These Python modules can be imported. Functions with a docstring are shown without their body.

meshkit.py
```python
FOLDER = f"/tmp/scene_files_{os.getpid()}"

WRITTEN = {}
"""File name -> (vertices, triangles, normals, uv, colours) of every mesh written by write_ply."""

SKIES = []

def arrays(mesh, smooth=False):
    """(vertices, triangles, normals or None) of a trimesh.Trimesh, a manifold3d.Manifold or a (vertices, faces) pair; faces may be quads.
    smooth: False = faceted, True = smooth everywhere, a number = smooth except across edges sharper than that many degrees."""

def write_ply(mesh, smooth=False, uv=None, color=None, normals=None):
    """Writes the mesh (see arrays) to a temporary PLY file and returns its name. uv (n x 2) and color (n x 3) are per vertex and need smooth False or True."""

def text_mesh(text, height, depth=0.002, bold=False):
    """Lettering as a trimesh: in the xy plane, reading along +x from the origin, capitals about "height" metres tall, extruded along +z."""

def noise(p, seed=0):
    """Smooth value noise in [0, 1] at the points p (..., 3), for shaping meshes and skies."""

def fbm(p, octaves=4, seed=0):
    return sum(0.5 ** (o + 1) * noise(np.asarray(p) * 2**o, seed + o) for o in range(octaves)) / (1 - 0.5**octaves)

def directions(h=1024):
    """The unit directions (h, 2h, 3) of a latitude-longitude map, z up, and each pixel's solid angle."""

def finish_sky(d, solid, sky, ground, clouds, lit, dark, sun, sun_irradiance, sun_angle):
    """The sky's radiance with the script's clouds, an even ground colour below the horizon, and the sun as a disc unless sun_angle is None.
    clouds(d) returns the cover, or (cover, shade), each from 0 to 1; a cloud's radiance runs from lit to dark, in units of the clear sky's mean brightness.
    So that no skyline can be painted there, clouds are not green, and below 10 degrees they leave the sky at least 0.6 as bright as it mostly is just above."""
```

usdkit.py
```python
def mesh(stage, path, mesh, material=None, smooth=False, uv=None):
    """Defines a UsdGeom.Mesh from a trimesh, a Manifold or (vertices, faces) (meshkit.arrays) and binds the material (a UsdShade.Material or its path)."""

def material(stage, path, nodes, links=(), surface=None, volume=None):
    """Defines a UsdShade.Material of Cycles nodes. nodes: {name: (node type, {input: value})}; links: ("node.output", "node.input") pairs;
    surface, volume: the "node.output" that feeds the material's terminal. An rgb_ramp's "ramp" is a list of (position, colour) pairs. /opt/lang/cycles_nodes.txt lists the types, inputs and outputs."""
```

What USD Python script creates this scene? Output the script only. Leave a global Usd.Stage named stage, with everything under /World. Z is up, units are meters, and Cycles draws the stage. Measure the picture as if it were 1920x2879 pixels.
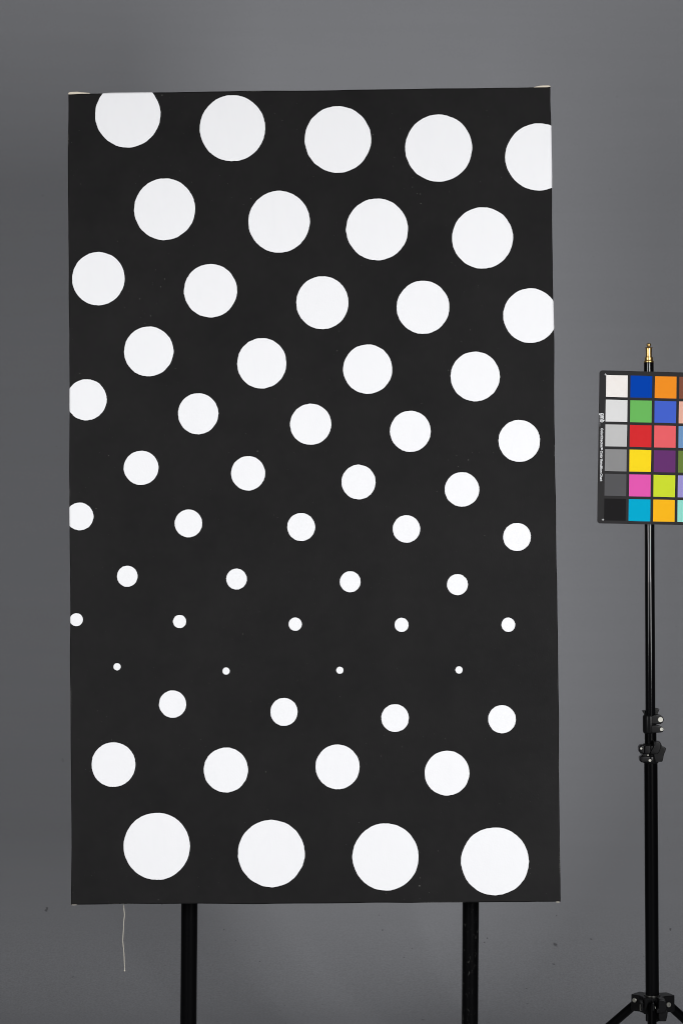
import math, random
import numpy as np, trimesh, manifold3d as m3
from shapely.geometry import Polygon, box as sbox, Point
from shapely import affinity
import meshkit, usdkit
from pxr import Usd, UsdGeom, UsdLux, UsdShade, Gf, Sdf

random.seed(7)
rng = np.random.default_rng(7)
stage = Usd.Stage.CreateInMemory()
UsdGeom.SetStageUpAxis(stage, UsdGeom.Tokens.z)
UsdGeom.SetStageMetersPerUnit(stage, 1.0)
UsdGeom.Xform.Define(stage, '/World')
UsdGeom.Scope.Define(stage, '/World/Looks')

# ---------------------------------------------------------------- camera, lamps, exposure
ZC = 1.20                                   # lens height over the studio floor
cam = UsdGeom.Camera.Define(stage, '/World/camera')
cam.CreateHorizontalApertureAttr(24.0)
cam.CreateVerticalApertureAttr(24.0 * 1024 / 682)
cam.CreateFocalLengthAttr(80.0)
cam.CreateClippingRangeAttr(Gf.Vec2f(0.05, 200.0))
cam.AddTranslateOp().Set(Gf.Vec3d(0, 0, ZC))
cam.AddRotateXOp().Set(90.0)
cam.CreateExposureAttr(0.0)


def softbox(name, at, aim, w, h, power, tint):
    """One studio softbox as a rectangular lamp, facing aim."""
    l = UsdLux.RectLight.Define(stage, '/World/' + name)
    l.CreateWidthAttr(w); l.CreateHeightAttr(h)
    l.CreateIntensityAttr(power); l.CreateColorAttr(Gf.Vec3f(*tint))
    z = np.array(at, float) - np.array(aim, float); z /= np.linalg.norm(z)
    x = np.cross([0, 0, 1.0], z); x /= np.linalg.norm(x); y = np.cross(z, x)
    M = np.eye(4); M[0, :3], M[1, :3], M[2, :3], M[3, :3] = x, y, z, at
    UsdGeom.Xformable(l).AddTransformOp().Set(Gf.Matrix4d(*M.ravel().tolist()))


softbox('left_softbox_lamp', (-1.831, 1.541, ZC + 0.08), (0, 4.3, ZC), 0.46, 1.06, 30.5, (1.0, 0.995, 1.0))
softbox('right_softbox_lamp', (1.351, 1.324, ZC + 0.05), (0, 4.3, ZC), 0.46, 1.06, 48.0, (1.0, 0.995, 1.0))
softbox('overhead_lamp', (0.35, 4.3, 5.2), (0.35, 4.9, 0.0), 2.4, 1.8, 1.0, (1.0, 0.995, 1.0))

# ---------------------------------------------------------------- materials
def lin(*c):
    c = np.array(c, float) / 255
    return tuple(np.where(c <= 0.04045, c / 12.92, ((c + 0.055) / 1.055) ** 2.4))


def look(name, nodes, links=(), surface='p.BSDF'):
    nodes = {k: (t, {'clamp': True, **v} if t == 'map_range' else v) for k, (t, v) in nodes.items()}
    return usdkit.material(stage, '/World/Looks/' + name, nodes, links, surface=surface)


def plain(name, color, rough=0.5, metal=0.0, spec=0.5, bump=None, **more):
    n = {'p': ('principled_bsdf', {'base_color': color, 'roughness': rough, 'metallic': metal, 'specular_ior_level': spec, **more})}
    l = []
    if bump:
        n['tc'] = ('texture_coordinate', {}); n['n'] = ('noise_texture', {'scale': bump[0], 'detail': 3.0})
        n['b'] = ('bump', {'strength': bump[1], 'distance': bump[2]})
        l = [('tc.object', 'n.vector'), ('n.fac', 'b.height'), ('b.normal', 'p.normal')]
    return look(name, n, l)


GREY = np.array([0.386, 0.393, 0.415])
backdrop_look = look('grey_painted_backdrop', {
    'g': ('geometry', {}), 's': ('separate_xyz', {}),
    # broad tonal drift, roller streaks, fine tooth
    'n1': ('noise_texture', {'scale': 1.3, 'detail': 4.0, 'roughness': 0.55}),
    'm2': ('mapping', {'scale': (2.0, 2.0, 34.0)}), 'n2': ('noise_texture', {'scale': 1.0, 'detail': 5.0, 'roughness': 0.65}),
    'n3': ('noise_texture', {'scale': 210.0, 'detail': 3.0, 'roughness': 0.7}),
    'a1': ('map_range', {'from_min': 0.3, 'from_max': 0.7, 'to_min': 0.984, 'to_max': 1.016}),
    'a2': ('map_range', {'from_min': 0.3, 'from_max': 0.7, 'to_min': 0.985, 'to_max': 1.015}),
    'low': ('map_range', {'range_type': 'smoothstep', 'value': 0, 'from_min': 0.0, 'from_max': 0.22, 'to_min': 1.0, 'to_max': 0.0}),
    'amp': ('map_range', {'from_min': 0.0, 'from_max': 1.0, 'to_min': 0.12, 'to_max': 0.85}),
    'c3': ('math', {'math_type': 'subtract', 'value2': 0.5}), 'd3': ('math', {'math_type': 'multiply'}),
    'e3': ('math', {'math_type': 'add', 'value2': 1.0}),
    'x1': ('math', {'math_type': 'multiply'}), 'x2': ('math', {'math_type': 'multiply'}), 'x3': ('math', {'math_type': 'multiply'}),
    # dark scuffs and specks, more of them low down
    'zy': ('math', {'math_type': 'subtract'}), 'uv': ('combine_xyz', {}), 'mv': ('mapping', {'scale': (1.0, 1.35, 1.0)}),
    'wn': ('noise_texture', {'scale': 70.0, 'detail': 3.0}), 'wq': ('vector_math', {'math_type': 'multiply_add', 'vector2': (0.012, 0.012, 0.0), 'vector3': (0, 0, 0)}), 'wa': ('vector_math', {'math_type': 'add'}),
    'v1': ('voronoi_texture', {'dimensions': '2D', 'scale': 6.0}), 'v2': ('voronoi_texture', {'dimensions': '2D', 'scale': 15.0}),
    'sc1': ('separate_color', {}), 'sc2': ('separate_color', {}),
    'p1': ('math', {'math_type': 'power', 'value2': 5.0}), 'r1': ('math', {'math_type': 'multiply_add', 'value2': 0.034, 'value3': 0.002}),
    'p2': ('math', {'math_type': 'power', 'value2': 7.0}), 'r2': ('math', {'math_type': 'multiply_add', 'value2': 0.050, 'value3': 0.0}),
    'k1': ('math', {'math_type': 'divide'}), 'k2': ('math', {'math_type': 'divide'}),
    'q1': ('map_range', {'range_type': 'smoothstep', 'from_min': 0.55, 'from_max': 1.15, 'to_min': 1.0, 'to_max': 0.0}),
    'q2': ('map_range', {'range_type': 'smoothstep', 'from_min': 0.55, 'from_max': 1.15, 'to_min': 1.0, 'to_max': 0.0}),
    'qs': ('math', {'math_type': 'maximum'}),
    'hi': ('map_range', {'range_type': 'smoothstep', 'from_min': 0.10, 'from_max': 0.62, 'to_min': 1.0, 'to_max': 0.12}),
    'qm': ('math', {'math_type': 'multiply'}), 'qn': ('math', {'math_type': 'multiply', 'value2': 0.62}),
    'grey': ('mix_color', {'blend_type': 'multiply', 'fac': 1.0, 'a': tuple(GREY)}),
    'col': ('mix_color', {'blend_type': 'mix', 'b': (0.07, 0.07, 0.072)}),
    'cmb': ('combine_xyz', {}),
    'bh': ('math', {'math_type': 'multiply'}),
    'b': ('bump', {'strength': 0.5, 'distance': 0.0012}),
    'p': ('principled_bsdf', {'roughness': 0.72, 'specular_ior_level': 0.25}),
}, [('g.position', 's.vector'), ('g.position', 'n1.vector'), ('g.position', 'm2.vector'), ('m2.vector', 'n2.vector'), ('g.position', 'n3.vector'),
    ('n1.fac', 'a1.value'), ('n2.fac', 'a2.value'), ('s.z', 'low.value'), ('low.result', 'amp.value'), ('n3.fac', 'c3.value1'),
    ('c3.value', 'd3.value1'), ('amp.result', 'd3.value2'), ('d3.value', 'e3.value1'),
    ('a1.result', 'x1.value1'), ('a2.result', 'x1.value2'), ('x1.value', 'x2.value1'), ('e3.value', 'x2.value2'),
    ('s.z', 'zy.value1'), ('s.y', 'zy.value2'), ('s.x', 'uv.x'), ('zy.value', 'uv.y'), ('uv.vector', 'mv.vector'), ('g.position', 'wn.vector'), ('wn.color', 'wq.vector1'), ('mv.vector', 'wa.vector1'), ('wq.vector', 'wa.vector2'), ('wa.vector', 'v1.vector'), ('wa.vector', 'v2.vector'),
    ('v1.color', 'sc1.color'), ('v2.color', 'sc2.color'), ('sc1.r', 'p1.value1'), ('p1.value', 'r1.value1'), ('sc2.r', 'p2.value1'), ('p2.value', 'r2.value1'),
    ('v1.distance', 'k1.value1'), ('r1.value', 'k1.value2'), ('v2.distance', 'k2.value1'), ('r2.value', 'k2.value2'),
    ('k1.value', 'q1.value'), ('k2.value', 'q2.value'), ('q1.result', 'qs.value1'), ('q2.result', 'qs.value2'),
    ('s.z', 'hi.value'), ('qs.value', 'qm.value1'), ('hi.result', 'qm.value2'), ('qm.value', 'qn.value1'),
    ('x2.value', 'cmb.x'), ('x2.value', 'cmb.y'), ('x2.value', 'cmb.z'), ('cmb.vector', 'grey.b'),
    ('grey.result', 'col.a'), ('qn.value', 'col.fac'), ('col.result', 'p.base_color'),
    ('n3.fac', 'bh.value1'), ('amp.result', 'bh.value2'), ('bh.value', 'b.height'), ('b.normal', 'p.normal')])

PW, PH = 0.8761, 1.4684                     # the painting
canvas_look = look('black_painted_canvas', {
    'tc': ('texture_coordinate', {}), 's': ('separate_xyz', {}),
    'n1': ('noise_texture', {'scale': 4.0, 'detail': 7.0, 'roughness': 0.78}),
    'n2': ('noise_texture', {'scale': 330.0, 'detail': 2.0, 'roughness': 0.6}),
    'tone': ('map_range', {'from_min': 0.36, 'from_max': 0.64, 'to_min': 0.0, 'to_max': 1.0}),
    'base': ('mix_color', {'a': (0.0074, 0.0072, 0.0075), 'b': (0.0118, 0.0114, 0.0116)}),
    # tiny pale flecks where the black paint has chipped, in loose groups
    'xz': ('combine_xyz', {}), 'v': ('voronoi_texture', {'dimensions': '2D', 'scale': 75.0}), 'sc': ('separate_color', {}),
    'pw': ('math', {'math_type': 'power', 'value2': 6.0}), 'rad': ('math', {'math_type': 'multiply_add', 'value2': 0.062, 'value3': 0.0}),
    'ng': ('noise_texture', {'scale': 9.0, 'detail': 2.0}), 'grp': ('map_range', {'from_min': 0.52, 'from_max': 0.70, 'to_min': 0.25, 'to_max': 1.15}),
    'rr': ('math', {'math_type': 'multiply'}), 'dot': ('math', {'math_type': 'less_than'}),
    # wear along the turned edges
    'ax': ('math', {'math_type': 'absolute'}), 'ex': ('math', {'math_type': 'subtract', 'value1': PW / 2}),
    'az0': ('math', {'math_type': 'subtract', 'value2': PH / 2}), 'az': ('math', {'math_type': 'absolute'}), 'ez': ('math', {'math_type': 'subtract', 'value1': PH / 2}),
    'ed': ('math', {'math_type': 'minimum'}), 'near': ('map_range', {'from_min': 0.0002, 'from_max': 0.0022, 'to_min': 1.0, 'to_max': 0.0}),
    'nw': ('noise_texture', {'scale': 600.0, 'detail': 1.0}), 'nl': ('noise_texture', {'scale': 7.0, 'detail': 2.0}),
    'wl': ('map_range', {'from_min': 0.56, 'from_max': 0.70, 'to_min': 0.0, 'to_max': 1.0}),
    'wn': ('map_range', {'from_min': 0.42, 'from_max': 0.55, 'to_min': 0.0, 'to_max': 1.0}),
    'w1': ('math', {'math_type': 'multiply'}), 'w2': ('math', {'math_type': 'multiply'}),
    'wm': ('math', {'math_type': 'maximum'}), 'wf': ('math', {'math_type': 'multiply', 'value2': 0.42}),
    'col': ('mix_color', {'b': (0.55, 0.54, 0.50)}),
    'b': ('bump', {'strength': 0.35, 'distance': 0.0006}),
    'p': ('principled_bsdf', {'roughness': 0.6, 'specular_ior_level': 0.098}),
}, [('tc.object', x + '.vector') for x in ('s', 'n1', 'n2', 'ng', 'nw', 'nl')] + [
    ('s.x', 'xz.x'), ('s.z', 'xz.y'), ('xz.vector', 'v.vector'),
    ('n1.fac', 'tone.value'), ('tone.result', 'base.fac'),
    ('v.color', 'sc.color'), ('sc.r', 'pw.value1'), ('pw.value', 'rad.value1'), ('ng.fac', 'grp.value'), ('rad.value', 'rr.value1'), ('grp.result', 'rr.value2'),
    ('v.distance', 'dot.value1'), ('rr.value', 'dot.value2'),
    ('s.x', 'ax.value1'), ('ax.value', 'ex.value2'), ('s.z', 'az0.value1'), ('az0.value', 'az.value1'), ('az.value', 'ez.value2'),
    ('ex.value', 'ed.value1'), ('ez.value', 'ed.value2'), ('ed.value', 'near.value'), ('nw.fac', 'wn.value'), ('nl.fac', 'wl.value'),
    ('wn.result', 'w1.value1'), ('wl.result', 'w1.value2'), ('w1.value', 'w2.value1'), ('near.result', 'w2.value2'),
    ('w2.value', 'wm.value1'), ('dot.value', 'wm.value2'), ('wm.value', 'wf.value1'), ('wf.value', 'col.fac'),
    ('base.result', 'col.a'), ('col.result', 'p.base_color'), ('n2.fac', 'b.height'), ('b.normal', 'p.normal')])

white_look = look('white_brushed_paint', {
    'tc': ('texture_coordinate', {}), 'm': ('mapping', {'scale': (30.0, 30.0, 9.0), 'rotation': (0, 0.5, 0)}),
    'n': ('noise_texture', {'scale': 1.0, 'detail': 5.0, 'roughness': 0.6, 'distortion': 1.2}),
    'n2': ('noise_texture', {'scale': 330.0, 'detail': 2.0}),
    'c': ('rgb_ramp', {'ramp': [(0.25, (0.806, 0.813, 0.828)), (0.5, (0.820, 0.825, 0.838)), (0.8, (0.824, 0.829, 0.840))]}),
    'b': ('bump', {'strength': 0.25, 'distance': 0.0005}),
    'p': ('principled_bsdf', {'roughness': 0.5, 'specular_ior_level': 0.15}),
}, [('tc.object', 'm.vector'), ('m.vector', 'n.vector'), ('tc.object', 'n2.vector'), ('n.fac', 'c.fac'), ('c.color', 'p.base_color'), ('n2.fac', 'b.height'), ('b.normal', 'p.normal')])
raw_look = plain('raw_canvas', (0.62, 0.56, 0.46), 0.9, spec=0.1, bump=(700.0, 0.4, 0.0006))
grubby_look = plain('grubby_raw_canvas', (0.34, 0.32, 0.28), 0.9, spec=0.1, bump=(700.0, 0.4, 0.0006))
thread_look = plain('raw_thread', (0.66, 0.62, 0.52), 0.9, spec=0.1)
pine_look = plain('stretcher_wood', (0.5, 0.36, 0.2), 0.7)
pole_look = plain('black_pole_enamel', (0.0018, 0.0018, 0.0021), 0.27, spec=0.05, bump=(60.0, 0.1, 0.0003))
scuffed_look = look('scuffed_black_enamel', {
    'tc': ('texture_coordinate', {}), 'm': ('mapping', {'scale': (1.0, 1.0, 0.45), 'rotation': (0, 0.35, 0)}),
    'n': ('noise_texture', {'scale': 190.0, 'detail': 3.0, 'roughness': 0.7, 'distortion': 0.8}),
    'g': ('noise_texture', {'scale': 22.0, 'detail': 2.0}),
    'a': ('map_range', {'from_min': 0.60, 'from_max': 0.72, 'to_min': 0.0, 'to_max': 1.0}),
    'c': ('map_range', {'from_min': 0.42, 'from_max': 0.60, 'to_min': 0.0, 'to_max': 1.0}),
    'f': ('math', {'math_type': 'multiply'}),
    'col': ('mix_color', {'a': (0.0018, 0.0018, 0.0021), 'b': (0.075, 0.075, 0.07)}),
    'p': ('principled_bsdf', {'roughness': 0.3, 'specular_ior_level': 0.05}),
}, [('tc.object', 'm.vector'), ('m.vector', 'n.vector'), ('tc.object', 'g.vector'), ('n.fac', 'a.value'), ('g.fac', 'c.value'),
    ('a.result', 'f.value1'), ('c.result', 'f.value2'), ('f.value', 'col.fac'), ('col.result', 'p.base_color')])
gloss_look = look('glossy_black_tube', {
    'tc': ('texture_coordinate', {}), 's': ('separate_xyz', {}),
    'w': ('map_range', {'range_type': 'smoothstep', 'from_min': 1.072, 'from_max': 1.076, 'to_min': 0.0, 'to_max': 1.0}),
    'sp': ('map_range', {'to_min': 0.17, 'to_max': 0.32}), 'ro': ('map_range', {'to_min': 0.11, 'to_max': 0.085}),
    'p': ('principled_bsdf', {'base_color': (0.003, 0.003, 0.0035)}),
}, [('tc.object', 's.vector'), ('s.z', 'w.value'), ('w.result', 'sp.value'), ('w.result', 'ro.value'), ('sp.result', 'p.specular_ior_level'), ('ro.result', 'p.roughness')])
satin_look = plain('satin_black_tube', (0.0018, 0.0018, 0.0021), 0.22, spec=0.06)
plastic_look = plain('black_moulded_plastic', (0.0048, 0.0048, 0.0052), 0.25, spec=0.09)
rubber_look = plain('black_rubber', (0.015, 0.015, 0.015), 0.8, spec=0.2)
steel_look = plain('bolt_steel', (0.28, 0.276, 0.25), 0.5, metal=1.0)
brass_look = plain('turned_brass', (0.74, 0.50, 0.19), 0.34, metal=1.0, bump=(300.0, 0.1, 0.0002))
board_look = plain('dark_grey_chart_board', (0.0155, 0.0148, 0.0155), 0.6, spec=0.12)
print_look = plain('white_chart_lettering', (0.78, 0.79, 0.80), 0.6, spec=0.2)
pale_print_look = plain('grey_chart_lettering', (0.30, 0.30, 0.31), 0.6, spec=0.2)


# ---------------------------------------------------------------- helpers
taken = {}


def path_for(parent, name):
    base = (parent.GetPath().pathString if parent else '/World') + '/' + name
    k = taken.get(base, 0); taken[base] = k + 1
    return base if k == 0 else f'{base}_{k:03d}'


def tag(prim, label=None, category=None, group=None, kind=None):
    for k, v in (('label', label), ('category', category), ('group', group), ('kind', kind)):
        if v:
            prim.SetCustomDataByKey(k, v)


def thing(name, label, category, matrix):
    """An Xform at the thing's base; matrix is a 4 x 4 with column vectors."""
    x = UsdGeom.Xform.Define(stage, path_for(None, name))
    x.AddTransformOp().Set(Gf.Matrix4d(*np.asarray(matrix, float).T.ravel().tolist()))
    tag(x.GetPrim(), label, category)
    return x.GetPrim()


def obj(name, mesh, mat, parent=None, smooth=35, label=None):
    m = usdkit.mesh(stage, path_for(parent, name), mesh, mat, smooth=smooth)
    if label:
        tag(m.GetPrim(), label)
    return m.GetPrim()


def frame(t, rx=0.0, ry=0.0, rz=0.0):
    """4 x 4: yaw (z) after lean (x) after roll (y), then shift."""
    e = trimesh.transformations.rotation_matrix
    M = e(rz, [0, 0, 1]) @ e(rx, [1, 0, 0]) @ e(ry, [0, 1, 0])
    M[:3, 3] = t
    return M


def join(*ms):
    out = []
    for m in ms:
        if hasattr(m, 'to_mesh'):
            q = m.to_mesh(); m = trimesh.Trimesh(q.vert_properties[:, :3], q.tri_verts, process=False)
        out.append(m)
    return trimesh.util.concatenate(out)


def rod(a, b, r, n=40, r2=None):
    """A closed round bar from a to b; r2 is the radius at b."""
    a, b = np.array(a, float), np.array(b, float)
    h = np.linalg.norm(b - a); r2 = r if r2 is None else r2; c = min(0.0006, r * 0.2)
    prof = [(0, 0), (r - c, 0), (r, c), (r2, h - c), (r2 - c, h), (0, h)]
    m = trimesh.creation.revolve(prof, sections=n)
    m.apply_transform(trimesh.geometry.align_vectors([0, 0, 1], (b - a) / h)); m.apply_translation(a)
    return m


def lathe(prof, n=48):
    return trimesh.creation.revolve(prof, sections=n)


def slab(pts, y0, y1, r):
    """An outline in the xz plane, given depth from y0 to y1, its edges rounded by r."""
    p = Polygon(pts).buffer(-r * 0.98, join_style=2)
    p = max(getattr(p, 'geoms', [p]), key=lambda g: g.area)
    cs = m3.CrossSection([np.array(p.exterior.coords)[:-1]], m3.FillRule.NonZero)
    m = m3.Manifold.extrude(cs, max(y1 - y0 - 2 * r, 1e-5)).rotate([90, 0, 0]).translate([0, y1 - r, 0])
    return m.minkowski_sum(m3.Manifold.sphere(r, 12))


def rounded_box(lo, hi, r, seg=16):
    lo, hi = np.array(lo) + r, np.array(hi) - r
    s = m3.Manifold.sphere(r, seg)
    return m3.Manifold.batch_hull([s.translate([(lo, hi)[i][0], (lo, hi)[j][1], (lo, hi)[k][2]]) for i in (0, 1) for j in (0, 1) for k in (0, 1)])


def bolt(x, z, y, r, depth=0.002):
    """A socket head seen end on: a bevelled disc with a recessed middle, facing -y."""
    m = lathe([(0, 0.35 * depth), (r * 0.42, 0.35 * depth), (r * 0.48, depth), (r * 0.84, depth), (r, 0.7 * depth), (r, 0), (0, 0)][::-1], 28)
    m.apply_transform(trimesh.transformations.rotation_matrix(math.pi / 2, [1, 0, 0]))
    m.apply_translation([x, y, z])
    m.fix_normals()
    return m


# ---------------------------------------------------------------- the setting: one grey sweep of wall, cove and floor
WALL_Y, COVE = 6.45, 1.08
prof = [(-1.2, 0.0), (0.5, 0.0), (2.5, 0.0), (4.5, 0.0)] + [(WALL_Y - COVE + COVE * math.sin(t), COVE - COVE * math.cos(t)) for t in np.linspace(0, math.pi / 2, 25)] + [(WALL_Y, z) for z in (1.4, 2.0, 2.8, 3.6)]
xs = np.linspace(-4.0, 4.0, 17)
gv = np.array([(x, y, z) for (y, z) in prof for x in xs])
gf = np.array([(i * 17 + j, i * 17 + j + 1, (i + 1) * 17 + j + 1, (i + 1) * 17 + j) for i in range(len(prof) - 1) for j in range(16)])
o = obj('studio_backdrop', (gv, gf), backdrop_look, smooth=True)
tag(o, 'seamless dark grey painted studio wall curving into the scuffed floor', None, kind='structure')

# ---------------------------------------------------------------- the painting
RX, RY, RZ = -0.03762, -0.00972, -0.02412
M = frame((0, 0, 0), RX, RY, RZ)
centre = np.array([-0.05302, 4.10, ZC + 0.03242])
M[:3, 3] = centre - M[:3, :3] @ np.array([0, 0, PH / 2])
painting = thing('painting', 'tall black canvas with rows of white dots that shrink downwards, then grow again', 'painting', M)
DEPTH, ER = 0.034, 0.0026


def edge_wander(p):
    """The turned edges of a hand-stretched canvas are never quite straight: the same small wander for cloth and dots."""
    p = np.array(p, float); q = p.copy()
    zz = np.stack([np.sign(p[:, 0]) * 3.0 + 10, p[:, 2] * 9.0, p[:, 2] * 0], 1)
    xx = np.stack([np.sign(p[:, 2] - PH / 2) * 3.0 + 20, p[:, 0] * 9.0, p[:, 0] * 0], 1)
    wx = np.clip((np.abs(p[:, 0]) - PW / 2 + 0.03) / 0.03, 0, 1); wz = np.clip((np.abs(p[:, 2] - PH / 2) - PH / 2 + 0.03) / 0.03, 0, 1)
    q[:, 0] += wx * (meshkit.fbm(zz, 4, 3) - 0.5) * 0.0032
    q[:, 2] += wz * (meshkit.fbm(xx, 4, 5) - 0.5) * 0.0026
    return q


def fold(s, half):
    """Distance along the cloth, from the middle outwards -> (outwards, back, normal outwards, normal back)."""
    a = np.abs(s); g = np.sign(s); flat = half - ER; arc = ER * math.pi / 2
    t = np.clip((a - flat) / ER, 0, math.pi / 2)
    out = np.where(a < flat, a, flat + ER * np.sin(t)); back = np.where(a < flat, 0, ER - ER * np.cos(t)) + np.maximum(a - flat - arc, 0)
    return g * out, back, g * np.sin(t), np.cos(t)


def on_canvas(u, v, lift):
    x, bx, nx, fx = fold(np.asarray(u, float), PW / 2); z, bz, nz, fz = fold(np.asarray(v, float), PH / 2)
    n = np.stack([nx * fz, -fx * fz, nz * fx], 1); n /= np.linalg.norm(n, axis=1, keepdims=True)
    p = np.stack([x, np.maximum(bx, bz), z + PH / 2], 1)
    return edge_wander(p) + n * lift


def wrap_axis(half, step):
    flat = half - ER
    inner = np.linspace(-flat, flat, int(2 * flat / step) + 1)
    outer = flat + ER * np.linspace(0, math.pi / 2, 6)[1:]
    outer = np.concatenate([outer, outer[-1] + np.linspace(0, DEPTH - ER, 4)[1:]])
    return np.concatenate([-outer[::-1], inner, outer])


us, vs = wrap_axis(PW / 2, 0.02), wrap_axis(PH / 2, 0.02)
U, V = np.meshgrid(us, vs, indexing='ij')
cv = on_canvas(U.ravel(), V.ravel(), 0.0)
nu, nv = len(us), len(vs)
cf = np.array([(i * nv + j, (i + 1) * nv + j, (i + 1) * nv + j + 1, i * nv + j + 1) for i in range(nu - 1) for j in range(nv - 1)])
obj('canvas', (cv, cf), canvas_look, painting, smooth=True)

DOTS = [  # centre across, centre up, half width, half height (metres, from the middle of the canvas)
    (-0.3289, 0.6940, 0.0593, 0.0603), (-0.1387, 0.6662, 0.0595, 0.0602), (0.0521, 0.6433, 0.0600, 0.0607),
    (0.2342, 0.6251, 0.0605, 0.0611), (0.4151, 0.6062, 0.0605, 0.0611), (-0.2630, 0.5200, 0.0554, 0.0562),
    (-0.0558, 0.4943, 0.0556, 0.0563), (0.1217, 0.4782, 0.0558, 0.0562), (0.3117, 0.4604, 0.0548, 0.0557),
    (-0.3839, 0.3949, 0.0476, 0.0486), (-0.1807, 0.3706, 0.0480, 0.0485), (0.0215, 0.3464, 0.0472, 0.0481),
    (0.2032, 0.3357, 0.0475, 0.0483), (0.3962, 0.3185, 0.0486, 0.0494), (-0.2933, 0.2614, 0.0446, 0.0453),
    (-0.0888, 0.2375, 0.0445, 0.0457), (0.1023, 0.2247, 0.0442, 0.0448), (0.2959, 0.2095, 0.0442, 0.0449),
    (-0.4068, 0.1749, 0.0369, 0.0372), (-0.2045, 0.1474, 0.0364, 0.0371), (-0.0014, 0.1260, 0.0370, 0.0372),
    (0.1781, 0.1114, 0.0366, 0.0372), (0.3737, 0.0921, 0.0372, 0.0379), (-0.3083, 0.0504, 0.0314, 0.0308),
    (-0.1149, 0.0386, 0.0306, 0.0311), (0.0839, 0.0207, 0.0306, 0.0312), (0.2698, 0.0056, 0.0308, 0.0310),
    (-0.4196, -0.0364, 0.0246, 0.0249), (-0.2233, -0.0509, 0.0247, 0.0250), (-0.0201, -0.0593, 0.0250, 0.0252),
    (0.1693, -0.0647, 0.0246, 0.0248), (0.3676, -0.0809, 0.0249, 0.0251), (-0.3343, -0.1452, 0.0185, 0.0190),
    (-0.1372, -0.1521, 0.0185, 0.0188), (0.0674, -0.1587, 0.0186, 0.0189), (0.2598, -0.1656, 0.0187, 0.0189),
    (-0.4267, -0.2227, 0.0118, 0.0116), (-0.2403, -0.2276, 0.0118, 0.0119), (-0.0321, -0.2342, 0.0118, 0.0119),
    (0.1588, -0.2370, 0.0125, 0.0127), (0.3501, -0.2385, 0.0122, 0.0128), (-0.3535, -0.3080, 0.0064, 0.0065),
    (-0.1572, -0.3174, 0.0065, 0.0065), (0.0473, -0.3176, 0.0064, 0.0063), (0.2610, -0.3188, 0.0065, 0.0065),
    (-0.2538, -0.3760, 0.0244, 0.0246), (-0.0536, -0.3914, 0.0245, 0.0250), (0.1456, -0.4041, 0.0247, 0.0248),
    (0.3370, -0.4075, 0.0247, 0.0251), (-0.3609, -0.4837, 0.0394, 0.0400), (-0.1587, -0.4947, 0.0398, 0.0401),
    (0.0418, -0.4907, 0.0395, 0.0399), (0.2376, -0.5031, 0.0399, 0.0401), (-0.2840, -0.6304, 0.0595, 0.0601),
    (-0.0782, -0.6446, 0.0597, 0.0600), (0.1263, -0.6520, 0.0591, 0.0599), (0.3216, -0.6609, 0.0604, 0.0605),
]
arc_stops = [PW / 2 - ER + ER * t for t in np.linspace(0, math.pi / 2, 6)]
arc_stops_v = [PH / 2 - ER + ER * t for t in np.linspace(0, math.pi / 2, 6)]
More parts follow.
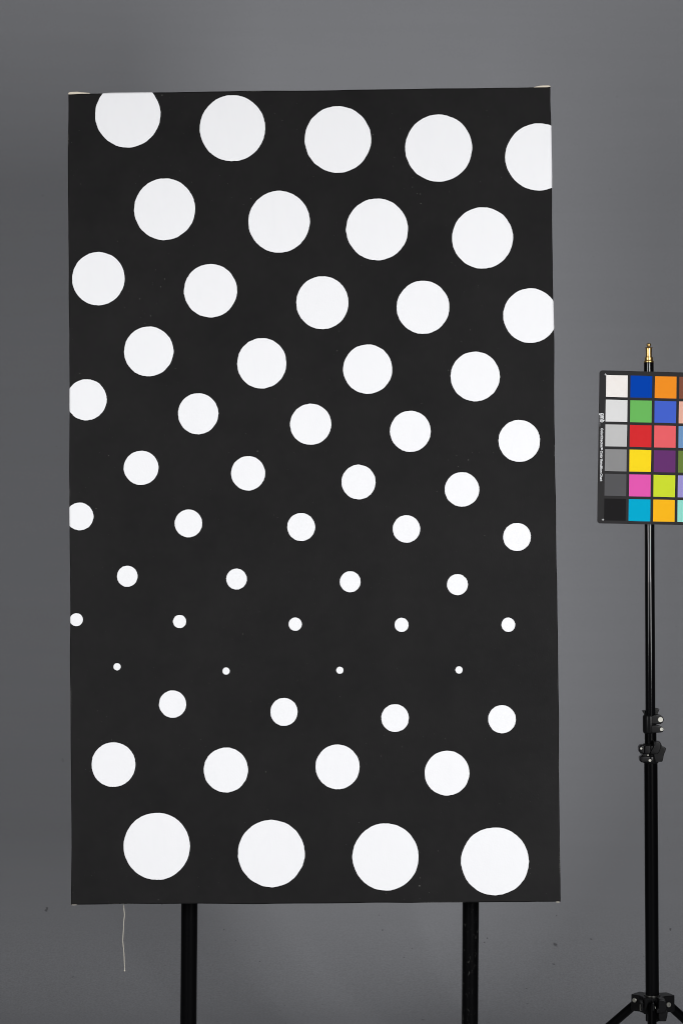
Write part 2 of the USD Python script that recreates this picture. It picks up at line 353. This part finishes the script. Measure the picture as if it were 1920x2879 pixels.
for cx, cz, rx, rz in DOTS:
    n = 120
    a = np.linspace(0, 2 * math.pi, n, endpoint=False)
    seed = rng.uniform(0, 100)
    w = (meshkit.fbm(np.stack([np.cos(a) * 1.6 + seed, np.sin(a) * 1.6, a * 0], 1), 3, 2) - 0.5) * 0.024
    # cut by hand: short straight runs between slight corners, plus a ragged paint edge
    k = rng.integers(13, 19); ph = np.sort((np.arange(k) + rng.uniform(-0.35, 0.35, k)) / k * 2 * math.pi)
    nearest = np.min(np.abs((a[:, None] - ph[None] + math.pi) % (2 * math.pi) - math.pi), 1)
    w = w + (0.5 - nearest / (math.pi / k)) * 0.0085 * (rng.uniform(0.4, 1.0))
    w = w + rng.normal(0, 0.00013, n) / max(rx, 0.01)
    if rx < 0.008:
        w = w * 1.8
    poly = Polygon(np.stack([cx + rx * (1 + w) * np.cos(a), cz + rz * (1 + w) * np.sin(a)], 1)).buffer(0)
    over = cx + rx > PW / 2 - ER or cx - rx < -PW / 2 + ER or cz + rz > PH / 2 - ER
    if not over:
        pv, pf = trimesh.creation.triangulate_polygon(poly, engine='earcut')
        v3 = on_canvas(pv[:, 0], pv[:, 1], 0.00045)
        rim = np.array(poly.exterior.coords)[:-1]
        lo = on_canvas(rim[:, 0], rim[:, 1], 0.0); hi = on_canvas(rim[:, 0], rim[:, 1], 0.00045)
        m_ = len(rim); i = np.arange(m_); j = (i + 1) % m_; o1 = len(v3); o2 = o1 + m_
        verts = np.vstack([v3, hi, lo]); faces = np.vstack([pf, np.stack([i + o1, i + o2, j + o2], 1), np.stack([i + o1, j + o2, j + o1], 1)])
        mesh = trimesh.Trimesh(verts, faces, process=False)
    else:
        lim = sbox(-PW / 2 - DEPTH, -PH / 2 - DEPTH, PW / 2 + DEPTH, PH / 2 + DEPTH)
        poly = poly.intersection(lim)
        cuts = sorted([-9] + [-s for s in arc_stops] + arc_stops + [9]); cuts_v = sorted([-9] + [-s for s in arc_stops_v] + arc_stops_v + [9])
        bits = []
        for c0, c1 in zip(cuts, cuts[1:]):
            for d0, d1 in zip(cuts_v, cuts_v[1:]):
                g = poly.intersection(sbox(c0, d0, c1, d1))
                for q in getattr(g, 'geoms', [g]):
                    if q.geom_type == 'Polygon' and q.area > 1e-9:
                        q = q.segmentize(0.004)
                        pv, pf = trimesh.creation.triangulate_polygon(q, engine='earcut')
                        bits.append(trimesh.Trimesh(on_canvas(pv[:, 0], pv[:, 1], 0.00045), pf, process=False))
        mesh = trimesh.util.concatenate(bits)
    obj('dot', mesh, white_look, painting, smooth=False)

# bare cream cloth showing where the corners are folded over
K = 1 / 1559.0
L, T = -PW / 2, PH
for pts, sc, (cx, cy), (bx, bz) in (
    ([(252, 392), (262, 345), (310, 316), (560, 310), (680, 324), (860, 345), (1010, 360), (1000, 380), (700, 384), (300, 396)], 12.06, (245, 372), (L, T)),
    ([(500, 306), (600, 280), (720, 256), (900, 243), (1060, 243), (1122, 265), (1128, 300), (1000, 318), (700, 326), (520, 326)], 13.07, (1138, 300), (-L, T)),
    ([(378, 1120), (480, 1118), (560, 1128), (575, 1138), (550, 1149), (440, 1155), (382, 1151)], 12.06, (372, 1135), (L, 0)),
    ([(1080, 1150), (1200, 1140), (1240, 1166), (1230, 1184), (1170, 1194), (1110, 1180)], 13.07, (1275, 1166), (-L, 0))):
    out = [(bx + (x - cx) / sc * K, bz - (y - cy) / sc * K) for x, y in pts]
    obj('raw_canvas_fold', join(slab(out, 0.0008, 0.030, 0.0005)), raw_look if bz else grubby_look, painting, smooth=40)

# loose thread hanging from the back of the lower edge
px = lambda x, y: ((x - 960) / 6400 * 4.10, 4.10, ZC - (y - 1439.5) / 6400 * 4.10)
Minv = np.linalg.inv(M)
tp = [(345.6, 2534), (346.0, 2546), (346.6, 2562), (347.6, 2576), (346.4, 2592), (345.0, 2612), (343.8, 2634), (343.3, 2650), (344.6, 2668), (346.4, 2682), (347.0, 2700), (347.5, 2718), (348.2, 2733)]
tw = np.array([(Minv @ np.array([*px(*q), 1]))[:3] for q in tp]); tw[:, 1] += 0.012
tw = np.array([np.interp(np.linspace(0, 1, 61), np.linspace(0, 1, len(tw)), tw[:, k]) for k in range(3)]).T
tw = np.vstack([tw[:1], (tw[:-2] + 2 * tw[1:-1] + tw[2:]) / 4, tw[-1:]])
strand = [rod(tw[i], tw[i + 1] + (tw[i + 1] - tw[i]) * 0.1, 0.00055, 8) for i in range(60)]
knot = trimesh.creation.icosphere(1, 0.0014); knot.apply_scale([0.9, 0.9, 1.4]); knot.apply_translation(tw[-1])
obj('thread', join(*strand, knot), thread_look, painting, smooth=60)
# wooden stretcher behind the cloth
bw = 0.042
bars = [((L + 0.002, 0.004), (L + bw, PH - 0.004)), ((-L - bw, 0.004), (-L - 0.002, PH - 0.004)), ((L + bw + 0.001, 0.004), (-L - bw - 0.001, bw)), ((L + bw + 0.001, PH - bw), (-L - bw - 0.001, PH - 0.004)), ((L + bw + 0.001, PH / 2 - 0.02), (-L - bw - 0.001, PH / 2 + 0.02))]
for (x0, z0), (x1, z1) in bars:
    obj('stretcher_bar', trimesh.creation.box(bounds=[[x0, 0.012, z0], [x1, DEPTH - 0.001, z1]]), pine_look, painting, smooth=False)

# ---------------------------------------------------------------- two black poles that carry the painting
YP = 4.186
wp = lambda x, y, d: np.array([(x - 960) / 6400 * d, d, ZC - (y - 1439.5) / 6400 * d])


def pole(name, top, low, r, mat, label):
    a, b = wp(*top, YP), wp(*low, YP)
    s = (b - a) / (b[2] - a[2]); base = a + s * (0.0 - a[2]); up = a + s * (1.84 - a[2])
    t = thing(name, label, 'pole', frame(base))
    n = 48
    obj('tube', rod((0, 0, 0.012), up - base, r, n), mat, t)
    obj('foot_plate', lathe([(0, 0), (0.13, 0), (0.13, 0.006), (0.125, 0.008), (r + 0.006, 0.010), (r + 0.004, 0.03), (0, 0.03)], 48), satin_look, t)


pole('support_pole', (532.7, 2543), (529.8, 2879), 0.0151, pole_look, 'smooth plain black pole under the left half of the dotted painting, beside the hanging thread')
pole('support_pole', (1323.4, 2540), (1321.0, 2879), 0.0151, scuffed_look, 'scuffed black pole with dusty pale marks under the right half of the dotted painting')

# ---------------------------------------------------------------- the colour chart
CR = frame((0.47438, 4.08053, ZC + 0.24602), -0.02627, 0.02034, 0.08182)
CB = 0.2667                                   # the board's foot below the first patch's top
Mc = CR.copy(); Mc[:3, 3] = CR[:3, 3] + CR[:3, :3] @ np.array([0, 0, -CB])
chart = thing('colour_chart', 'dark grey test card of coloured squares hung on the light stand', 'colour chart', Mc)
bl, br, bt = -0.0120, 0.1845, CB + 0.0082
outline = sbox(bl + 0.0055, 0.0055, br - 0.0055, bt - 0.0055).buffer(0.0055, quad_segs=6)
obj('board', join(slab(list(outline.exterior.coords)[:-1], 0.0, 0.0022, 0.0003)), board_look, chart, smooth=40)
COLS = [[(245, 241, 237), (224, 224, 223), (195, 195, 194), (141, 141, 141), (87, 87, 89), (31, 30, 31)],
        [(0, 66, 172), (108, 185, 94), (214, 45, 49), (252, 220, 33), (228, 90, 176), (0, 170, 207)],
        [(243, 145, 36), (69, 99, 203), (234, 99, 104), (102, 52, 110), (204, 221, 50), (250, 185, 29)],
        [(130, 79, 61), (231, 178, 158), (113, 151, 194), (105, 127, 61), (157, 149, 209), (146, 220, 205)]]
CN = ['white', 'pale grey', 'light grey', 'middle grey', 'dark grey', 'black', 'blue', 'green', 'red', 'yellow', 'magenta', 'cyan', 'orange', 'violet blue', 'salmon red', 'purple', 'yellow green', 'amber', 'brown', 'skin pink', 'sky blue', 'olive green', 'lilac', 'mint green']
LIT = 1.20                                    # how much brighter than its reflectance a flat thing in this light shows
for i in range(4):
    for j in range(6):
        c = np.array(lin(*COLS[i][j])) / LIT
        nm = CN[i * 6 + j]
        mt = look('patch_' + nm.replace(' ', '_'), {
            'tc': ('texture_coordinate', {}), 'n': ('noise_texture', {'scale': 45.0, 'detail': 4.0}),
            'r': ('map_range', {'from_min': 0.3, 'from_max': 0.7, 'to_min': 0.0, 'to_max': 1.0}),
            'c': ('mix_color', {'a': tuple(c * (0.985 if i or j else (0.965, 0.94, 0.925))), 'b': tuple(c)}),
            'p': ('principled_bsdf', {'roughness': 0.8, 'specular_ior_level': 0.06})},
            [('tc.object', 'n.vector'), ('n.fac', 'r.value'), ('r.result', 'c.fac'), ('c.result', 'p.base_color')])
        x0, z0 = i * 0.0444, CB - j * 0.0444
        obj('patch', trimesh.creation.box(bounds=[[x0, -0.00035, z0 - 0.0393], [x0 + 0.0393, 0.0006, z0]]), mt, chart, smooth=False, label=nm + ' square of the colour chart')
TXT = np.array([[0, 1, 0, 0], [0, 0, -1, 0], [-1, 0, 0, 0], [0, 0, 0, 1.0]])     # reads downwards, tops to the right


def lettering(name, text, base_x, z_from, z_to, cap, mat, bold):
    m = meshkit.text_mesh(text, cap, 0.00025, bold)
    m.apply_translation([-m.bounds[0][0], 0, 0]); m.apply_scale([(z_from - z_to) / m.bounds[1][0], 1, 1])
    m.apply_transform(TXT); m.apply_translation([base_x, -0.0000, CB + z_from])
    obj(name, m, mat, chart, smooth=False)


lettering('logo', 'gmb', -0.0092, -0.0688, -0.0852, 0.0072, print_look, True)
lettering('small_lettering', 'GRETAGMACBETH', -0.0112, -0.0742, -0.0926, 0.0015, pale_print_look, False)
lettering('lettering', 'ColorChecker\u00ae Color Rendition Chart', -0.0083, -0.0960, -0.1911, 0.0040, print_look, True)
for x, z in ((-0.0009, 0.0013), (-0.0020, -0.2602)):
    obj('corner_cross', join(trimesh.creation.box(bounds=[[x - 0.002, -0.0002, CB + z - 0.00025], [x + 0.002, 0.0002, CB + z + 0.00025]]),
                             trimesh.creation.box(bounds=[[x - 0.00025, -0.0003, CB + z - 0.002], [x + 0.00025, 0.0001, CB + z + 0.002]])), print_look, chart, smooth=False)

# ---------------------------------------------------------------- the light stand
YS = 4.107
KS = YS / 6400
sx, sz = (1834.5 - 960) * KS, 0.0
stand = thing('light_stand', 'slim black telescopic light stand with a brass tip holding the colour chart', 'light stand', frame((sx, YS, 0)))
X = lambda x, d=0.0: (x - 960) / 6400 * (YS + d) - sx          # places read off the photograph, at depth d from the stand's axis
Z = lambda y, d=0.0: ZC - (y - 1439.5) / 6400 * (YS + d)
z5 = lambda p, d=0.0: (X(1740 + p[0] / 8.711, d), Z(1940 + p[1] / 8.711, d))
z6 = lambda p, d=0.0: (X(1780 + p[0] / 11.2, d), Z(2780 + p[1] / 11.2, d))
zc_ = lambda p, d=0.0: (X(1780 + p[0] / 13.07, d), Z(2060 + p[1] / 13.07, d))
P3 = lambda x, y, d=0.0: (X(x), d, Z(y))
# brass spigot
k5 = KS / 5.6
top = Z(964.3)
sp = [(0, 137), (22, 137), (32, 143), (36, 155), (36, 172), (28, 182), (24, 190), (26, 200), (60, 203), (63, 209), (58, 215), (50, 219), (48, 240), (47, 300), (48, 350), (52, 357), (64, 360), (66, 370), (64, 400), (68, 414), (79, 421), (80, 438), (60, 441), (0, 441)]
m = lathe([(r * k5, (441 - y) * k5) for r, y in sp][::-1], 48); m.apply_translation([X(1823.9), 0, Z(940 + 441 / 5.6)])
obj('spigot', m, brass_look, stand, smooth=25)
obj('upper_tube', rod(P3(1828.3, 2030), P3(1823.9, 1018.6), 0.0089, 56), gloss_look, stand)
obj('middle_tube', rod(P3(1829.6, 2125), P3(1828.4, 2050), 0.0106, 56), satin_look, stand)
obj('lower_tube', rod(P3(1834.0, 2872), P3(1829.4, 2120), 0.01215, 56), satin_look, stand)

# upper clamp: moulded sleeve, two pinch lugs on the right, lever fins behind
ax = X(1827.3)
def sleeve(cx, zt, zb, r, hole=0.0):
    h = zt - zb
    m = lathe([(0, 0), (r * 0.80, 0), (r * 0.93, h * 0.05), (r, h * 0.13), (r * 1.01, h * 0.5), (r, h * 0.90), (r * 0.95, h * 0.96), (r * 0.80, h), (0, h)], 56)
    m.apply_translation([cx, 0, zb]); return m
cl = obj('tube_clamp', join(sleeve(X(1826.2), Z(2010), Z(2063), 0.01235),
    slab([z5(p, -0.012) for p in [(800, 640), (930, 608), (1020, 622), (1075, 665), (1102, 735), (1080, 800), (1020, 845), (930, 840), (800, 830)]], -0.012, 0.006, 0.0012),
    slab([z5(p, -0.013) for p in [(790, 880), (880, 868), (960, 868), (1040, 900), (1088, 940), (1098, 975), (1080, 1030), (1030, 1050), (940, 1058), (800, 1060)]], -0.013, 0.004, 0.0012),
    slab([z5(p, 0.002) for p in [(575, 525), (600, 505), (700, 512), (720, 640), (640, 640), (620, 590)]], 0.002, 0.014, 0.0006)), plastic_look, stand, smooth=50)
obj('lever', join(slab([z5(p, 0.003) for p in [(840, 470), (890, 455), (965, 457), (990, 475), (985, 500), (955, 570), (942, 640), (850, 650)]], 0.003, 0.013, 0.0008)), plastic_look, cl, smooth=50)
m = lathe([(0, 0), (0.0050, 0), (0.0050, 0.0010), (0.0044, 0.0016), (0, 0.0016)], 32); m.apply_transform(trimesh.transformations.rotation_matrix(math.pi / 2, [1, 0, 0])); m.apply_translation([z5((1015, 730), -0.0118)[0], -0.0118, z5((1015, 730), -0.0118)[1]])
obj('bolt', m, steel_look, cl)
obj('bolt', bolt(*z5((1042, 967), -0.0128), -0.0128, 0.0036, 0.0022), steel_look, cl)

# lower clamp: split collar with pinch lugs in front and a wing lever on the right
c2 = obj('tube_clamp', join(sleeve(X(1828.5), Z(2091), Z(2122.5), 0.0146), sleeve(X(1829.0), Z(2125), Z(2147), 0.0142),
    slab([zc_(p, -0.024) for p in [(215, 560), (260, 480), (330, 455), (420, 470), (425, 790), (330, 785), (250, 755), (215, 680)]], -0.024, -0.004, 0.0022),
    slab([zc_(p, -0.024) for p in [(425, 500), (610, 478), (640, 520), (640, 740), (610, 790), (428, 790)]], -0.024, -0.006, 0.0012),
    slab([zc_(p, -0.023) for p in [(240, 930), (280, 875), (400, 868), (640, 880), (660, 940), (650, 1080), (620, 1110), (400, 1115), (300, 1105), (250, 1060)]], -0.023, -0.005, 0.0020),
    slab([zc_(p, -0.012) for p in [(310, 820), (420, 800), (900, 812), (900, 850), (420, 858), (320, 845)]], -0.012, 0.012, 0.0006),
    slab([zc_(p, -0.023) for p in [(640, 500), (770, 470), (780, 800), (640, 800)]], -0.023, -0.004, 0.0012)), plastic_look, stand, smooth=50)
wing = slab([zc_(p, -0.014) for p in [(755, 312), (860, 318), (985, 345), (1015, 400), (1055, 480), (1095, 545), (1180, 555), (1215, 600), (1185, 700), (1140, 800), (1110, 940), (1085, 1060), (1050, 1085), (940, 1085), (880, 1115), (800, 1110), (770, 900), (745, 800), (700, 780), (745, 600)]], -0.014, 0.004, 0.0012)
face = slab([zc_(p, -0.0275) for p in [(760, 318), (880, 338), (980, 372), (1012, 470), (1005, 600), (960, 720), (900, 800), (640, 800), (690, 640), (750, 560)]], -0.0275, -0.010, 0.0014)
obj('lever', join(wing, face), plastic_look, c2, smooth=50)
obj('bolt', bolt(*zc_((612, 1030), -0.0228), -0.0228, 0.0027, 0.0014), steel_look, c2)
obj('bolt', bolt(*zc_((292, 590), -0.0238), -0.0238, 0.0021, 0.0010), steel_look, c2)
obj('bolt', bolt(*zc_((545, 832), -0.0118), -0.0118, 0.0014, 0.0012), steel_look, c2)

# leg collar: three forked arms, each gripping a leg
AZ = [math.radians(a) for a in (143, 21, -98)]
zt, zb = Z(2800), Z(2846)
cx6 = X(1833.2)
plan = Point(0, 0).buffer(0.0225, quad_segs=12)
for k_, a in enumerate(AZ):
    reach = (0.0235, 0.0265, 0.012)[k_]
    arm = Point(0, 0).buffer(0.0195, quad_segs=10).union(Point(reach, 0).buffer(0.0128, quad_segs=8)).convex_hull.union(sbox(0, -0.0126, reach + 0.009, 0.0126).buffer(0.003, quad_segs=3))
    plan = plan.union(affinity.rotate(arm, a, origin=(0, 0), use_radians=True))
plan = plan.buffer(0.006, quad_segs=4).buffer(-0.006, quad_segs=4)
cs = m3.CrossSection([np.array(plan.exterior.coords)[:-1]], m3.FillRule.NonZero).offset(-0.0014, m3.JoinType.Round)
body = m3.Manifold.extrude(cs, zt - zb - 0.0028).translate([0, 0, zb + 0.0014]).minkowski_sum(m3.Manifold.sphere(0.0014, 10)).translate([cx6, 0, 0])
# slots below, where the legs swing
for a in AZ:
    body = body - m3.Manifold.cube([0.06, 0.0172, 0.03], False).translate([0.020, -0.0086, -0.0205]).rotate([0, 0, math.degrees(a)]).translate([cx6, 0, zt - 0.0045 - 0.0095])
body = body - m3.Manifold.cylinder(0.2, 0.0131, 0.0131, 48).translate([cx6, 0, zb - 0.1])
col = obj('leg_collar', join(body), plastic_look, stand, smooth=45)
ring = lathe([(0.0123, 0), (0.0148, 0), (0.0148, 0.0012), (0.0123, 0.0016), (0.0123, 0)], 56); ring.apply_translation([cx6, 0, zt])
obj('collar_ring', ring, plain('worn_rim', (0.10, 0.10, 0.095), 0.4, metal=1.0), col)
knob = join(slab([z6(p, -0.047) for p in [(812, 352), (920, 372), (1028, 398), (1046, 470), (1050, 560), (1045, 640), (1040, 720), (960, 790), (735, 790), (745, 700), (800, 640), (805, 500)]], -0.047, -0.020, 0.0013),
            slab([z6(p, -0.040) for p in [(800, 700), (1040, 700), (1096, 752), (1075, 900), (1040, 1045), (1000, 1052), (815, 1052), (795, 900)]], -0.040, -0.020, 0.0013))
obj('clamp_lever', knob, plastic_look, col, smooth=50)
fr = rounded_box([z6((250, 0), -0.04)[0], -0.042, Z(2844, -0.04)], [z6((670, 0), -0.04)[0], -0.012, Z(2821, -0.04)], 0.0016)
fr = fr - m3.Manifold.cube([0.0168, 0.04, 0.04], True).translate([z6((455, 0), -0.04)[0], -0.036, Z(2840, -0.04)])
obj('clamp_cheeks', join(fr), plastic_look, col, smooth=45)
for p, d, r in (((92, 450), -0.0085, 0.0042), ((1135, 558), -0.0085, 0.0046)):
    a = AZ[0] if p[0] < 500 else AZ[1]
    xx, zz_ = z6(p, -0.018)
    # the pin's head lies on the near cheek of the arm
    yy = math.tan(a) * (xx - cx6) - 0.0176 / abs(math.cos(a))
    b = bolt(0, 0, 0, r, 0.0022); b.apply_transform(trimesh.transformations.rotation_matrix(a if abs(a) < 1.6 and a > -1 and a < 1 else a - math.pi, [0, 0, 1])); b.apply_translation([xx, yy, zz_])
    obj('bolt', b, steel_look, col)
for x, y, in ((238, 610), (668, 650)):
    d = trimesh.creation.cylinder(0.0058, 0.003, sections=32); d.apply_transform(trimesh.transformations.rotation_matrix(math.pi / 2, [0, 1, 0])); d.apply_translation([z6((x, 0), -0.03)[0], -0.030, z6((0, y), -0.03)[1]])
    obj('washer', d, steel_look, col)
slope = math.radians(41.5)
for n_, a in enumerate(AZ):
    st = np.array([cx6 + 0.028 * math.cos(a), 0.028 * math.sin(a), Z(2822.5) - (0.003 if n_ == 2 else 0.0)])
    d = np.array([math.cos(a) * math.cos(slope), math.sin(a) * math.cos(slope), -math.sin(slope)])
    ln = (st[2] - 0.016) / math.sin(slope)
    e = st + d * ln
    lg = obj('leg', join(rod(st - d * 0.004, e, 0.0082, 32)), satin_look, stand)
    obj('foot', rod(e - d * 0.03, e + d * 0.012, 0.0105, 28, 0.0095), rubber_look, lg)
